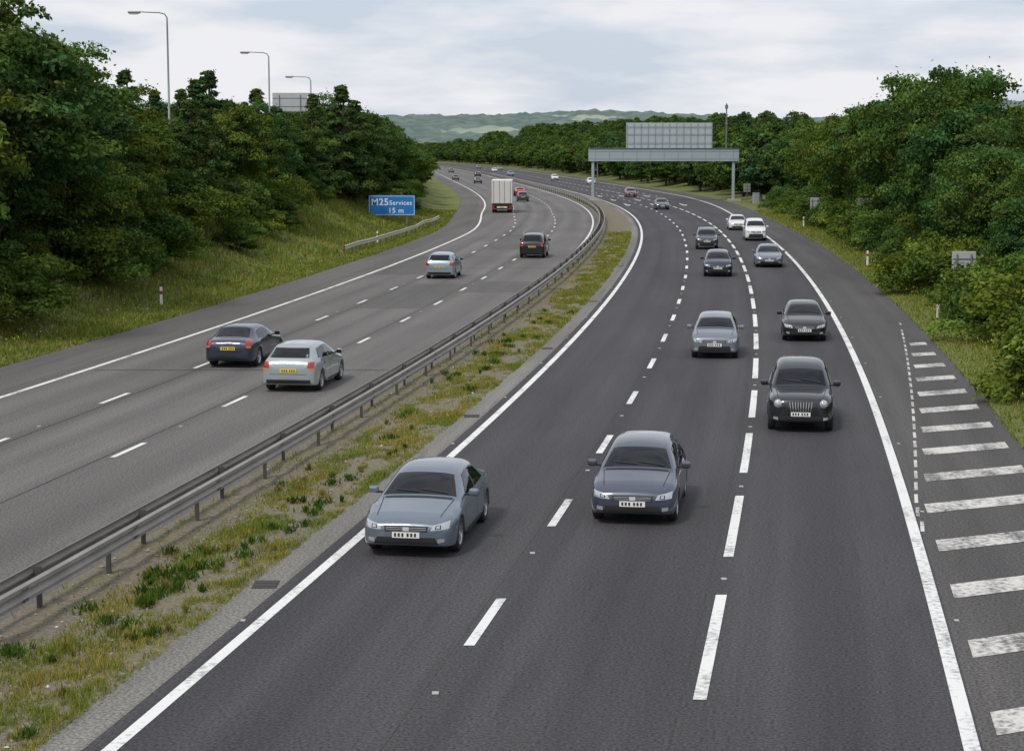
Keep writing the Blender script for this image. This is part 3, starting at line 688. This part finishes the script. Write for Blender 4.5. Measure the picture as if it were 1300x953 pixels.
    for wy in t['wh']:
        for sgn in(1,-1):
            xw=sgn*(k4[1]-.125)
            mb.lathe([(r*.62,.095),(r*.66,.105),(r*.93,.105),(r,.07),(r,-.07),(r*.93,-.105),(r*.5,-.105)],xw,wy,r,26,3,sgn)
            mb.lathe([(.001,.045),(r*.64,.045)],xw,wy,r,20,2,sgn); mb.lathe([(r*.55,.06),(r*.57,.1),(r*.66,.104)],xw,wy,r,22,4,sgn)
            mb.lathe([(.001,.09),(.05,.09),(.055,.05)],xw,wy,r,10,4,sgn)
            for k in range(5):
                M=Matrix.Translation((xw+sgn*.07,wy,r))@Matrix.Rotation(2*math.pi*k/5,4,'X')
                mb.box(-.018,.018,-.035,.035,.03,r*.62,4,M)
    _mc[kind]=mb; return mb
def car(kind,name,col,off,Y,toward=True,metal=.35,sc_=1.0,dy=0):
    mb=car_data(kind); ang=-math.atan(slope(Y))+(math.pi if toward else 0)+dy
    M=Matrix.Translation((c(Y)+off,Y,.004))@Matrix.Rotation(ang,4,'Z')@Matrix.Scale(sc_,4)
    return mb.obj(name,[paint(col,metal),M_glass,M_trim,M_tyre,M_rim,M_head,M_red,M_plw,M_ply,M_chr,M_gap,M_ind],M)
sblue=(.135,.170,.215); black=(.010,.011,.014); navy=(.012,.017,.04); white=(.75,.76,.77); grey=(.12,.14,.16)
car('saloon','saloon_car',sblue,1.35,35.8)
car('hatch','hatchback_car',(.058,.072,.105),5.3,38.6)
car('taxi','taxi_cab',(.014,.016,.022),8.75,51)
car('city','hatchback_car',(.17,.195,.23),5.85,68.3)
car('hatch','hatchback_car',black,9.3,74.5,sc_=1.0)
car('city','hatchback_car',navy,5.6,111.8)
car('saloon','saloon_car',(.14,.18,.22),9.0,120.8)
car('suv','suv_car',(.05,.06,.08),5.2,142.2,sc_=.94)
car('van','van',white,9.6,155.5,metal=0)
car('saloon','saloon_car',white,9.2,176,metal=0)
car('saloon','saloon_car',(.05,.06,.08),4.9,236)
car('hatch','hatchback_car',(.16,.02,.02),6.4,298)
car('hatch','hatchback_car',white,11,406,metal=0); car('city','hatchback_car',white,7.7,458,metal=0)
car('hatch','hatchback_car',(.12,.2,.35),1.9,536); car('saloon','saloon_car',white,3.5,634,metal=0); car('hatch','hatchback_car',(.05,.08,.18),5.5,745)
car('saloon','saloon_car',grey,9.5,690)
# leaving traffic
car('hatch','hatchback_car',(.36,.40,.41),-7.3,59.2,False,sc_=1.02)
car('saloon','saloon_car',(.030,.036,.065),-11.1,65.8,False)
car('city','hatchback_car',(.26,.34,.39),-10.9,110,False)
car('suv','suv_car',black,-7.3,131,False)
car('saloon','saloon_car',(.5,.015,.015),-11.2,305,False,0); car('hatch','hatchback_car',(.05,.06,.07),-12.2,272,False)
car('saloon','saloon_car',(.08,.09,.10),-13.5,416,False); car('hatch','hatchback_car',grey,-17,458,False); car('saloon','saloon_car',navy,-8.5,520,False); car('hatch','hatchback_car',grey,-12.5,610,False)
car('hatch','hatchback_car',(.03,.03,.035),-14,760,False)
# lorry
q=MB()
q.bbox(-1.25,1.25,-4.4,3.0,1.12,3.95,0,.04)
q.box(-1.22,-.01,-4.43,-4.403,1.2,3.88,1); q.box(.01,1.22,-4.43,-4.403,1.2,3.88,1)
for x in(-1.0,-.3,.3,1.0): q.tube([(x,-4.46,1.2),(x,-4.46,3.85)],.022,6,2)
q.box(-1.15,1.15,-4.3,4.6,.78,1.1,3)
q.bbox(-1.2,1.2,-4.45,-4.33,.42,.60,3,.02); q.box(-1.2,-.75,-4.47,-4.452,.43,.59,4); q.box(.75,1.2,-4.47,-4.452,.43,.59,4)
q.box(-.6,.6,-4.44,-4.35,.62,.76,5); q.box(-1.2,-.9,-4.44,-4.36,.66,.85,4); q.box(.9,1.2,-4.44,-4.36,.66,.85,4)
q.box(-.26,.26,-4.452,-4.442,.63,.75,6)
q.bbox(-1.2,1.2,3.2,5.2,.55,2.95,0,.12); q.box(-1.05,1.05,5.18,5.215,1.7,2.6,7); q.bbox(-1.0,1.0,3.2,4.6,2.95,3.7,0,.15)
for s_ in(-1,1):
    q.box(s_*1.205-.01,s_*1.205+.01,3.8,4.8,1.75,2.5,7); q.bbox(s_*1.4-.1,s_*1.4+.1,4.85,5.0,1.8,2.4,3,.03)
    q.box(s_*1.1-.04,s_*1.1+.04,-1.6,2.4,.45,1.0,3)
    for wy,inn in((-2.8,1),(4.1,0)):
        for dx in([0,.3] if inn else [0]):
            q.lathe([(.001,.06),(.28,.10),(.3,.13),(.47,.13),(.5,.09),(.5,-.09),(.47,-.13),(.2,-.13)],s_*(1.08-dx),wy,.5,24,8,s_)
Y=226; M=Matrix.Translation((c(Y)-15.4,Y,.004))@Matrix.Rotation(-math.atan(slope(Y)),4,'Z')
M_lw=pmat('lorry_white',(.72,.72,.70),.45,var=.06); 
q.obj('box_lorry',[M_lw,pmat('lorry_door',(.62,.62,.60),.5,var=.08),M_chr,M_trim,M_red,M_plw,M_ply,M_glass,M_tyre],M)
# ------------------------------------------------------------ sky, sun, camera
SUN_EL,SUN_AZ=R(52),R(215)
w=bpy.data.worlds.new('World'); sc.world=w; w.use_nodes=True; nt=w.node_tree; bg=nt.nodes['Background']
sky=nt.nodes.new('ShaderNodeTexSky'); sky.sky_type='NISHITA'; sky.sun_disc=False; sky.sun_elevation=SUN_EL; sky.sun_rotation=SUN_AZ; sky.dust_density=2
tc=N(nt,'ShaderNodeTexCoord'); mp=N(nt,'ShaderNodeMapping'); mp.inputs['Scale'].default_value=(1.8,1.8,8)
n1=N(nt,'ShaderNodeTexNoise'); n1.inputs['Scale'].default_value=4.6; n1.inputs['Detail'].default_value=6; n1.inputs['Roughness'].default_value=.5
nt.links.new(tc.outputs['Generated'],mp.inputs['Vector']); nt.links.new(mp.outputs['Vector'],n1.inputs['Vector'])
f=N(nt,'ShaderNodeMapRange'); f.inputs['From Min'].default_value=.40; f.inputs['From Max'].default_value=.60; f.inputs['To Min'].default_value=0; f.inputs['To Max'].default_value=1
nt.links.new(n1.outputs['Fac'],f.inputs['Value'])
base=mixc(nt,.80,sky.outputs['Color'],(6.2,6.9,8.1))
col=mixc(nt,f.outputs['Result'],base,(8.2,8.2,8.5)); nt.links.new(col,bg.inputs['Color']); bg.inputs['Strength'].default_value=.105
sd=bpy.data.lights.new('sun','SUN'); sd.energy=2.0; sd.angle=R(10); sd.color=(1,.94,.85); so_=bpy.data.objects.new('sun',sd); sc.collection.objects.link(so_)
dv=Vector((math.sin(SUN_AZ)*math.cos(SUN_EL),math.cos(SUN_AZ)*math.cos(SUN_EL),math.sin(SUN_EL)))
so_.rotation_euler=dv.to_track_quat('Z','Y').to_euler(); so_.location=dv*50
cd=bpy.data.cameras.new('camera'); cam=bpy.data.objects.new('camera',cd); sc.collection.objects.link(cam); sc.camera=cam
cam.location=(0,0,7.6); cam.rotation_euler=(R(90-7.04),0,0); cd.lens=64.25; cd.sensor_width=36; cd.clip_end=20000; cd.clip_start=.1
sc.view_settings.view_transform='Standard'; sc.view_settings.look='None'; sc.view_settings.exposure=0
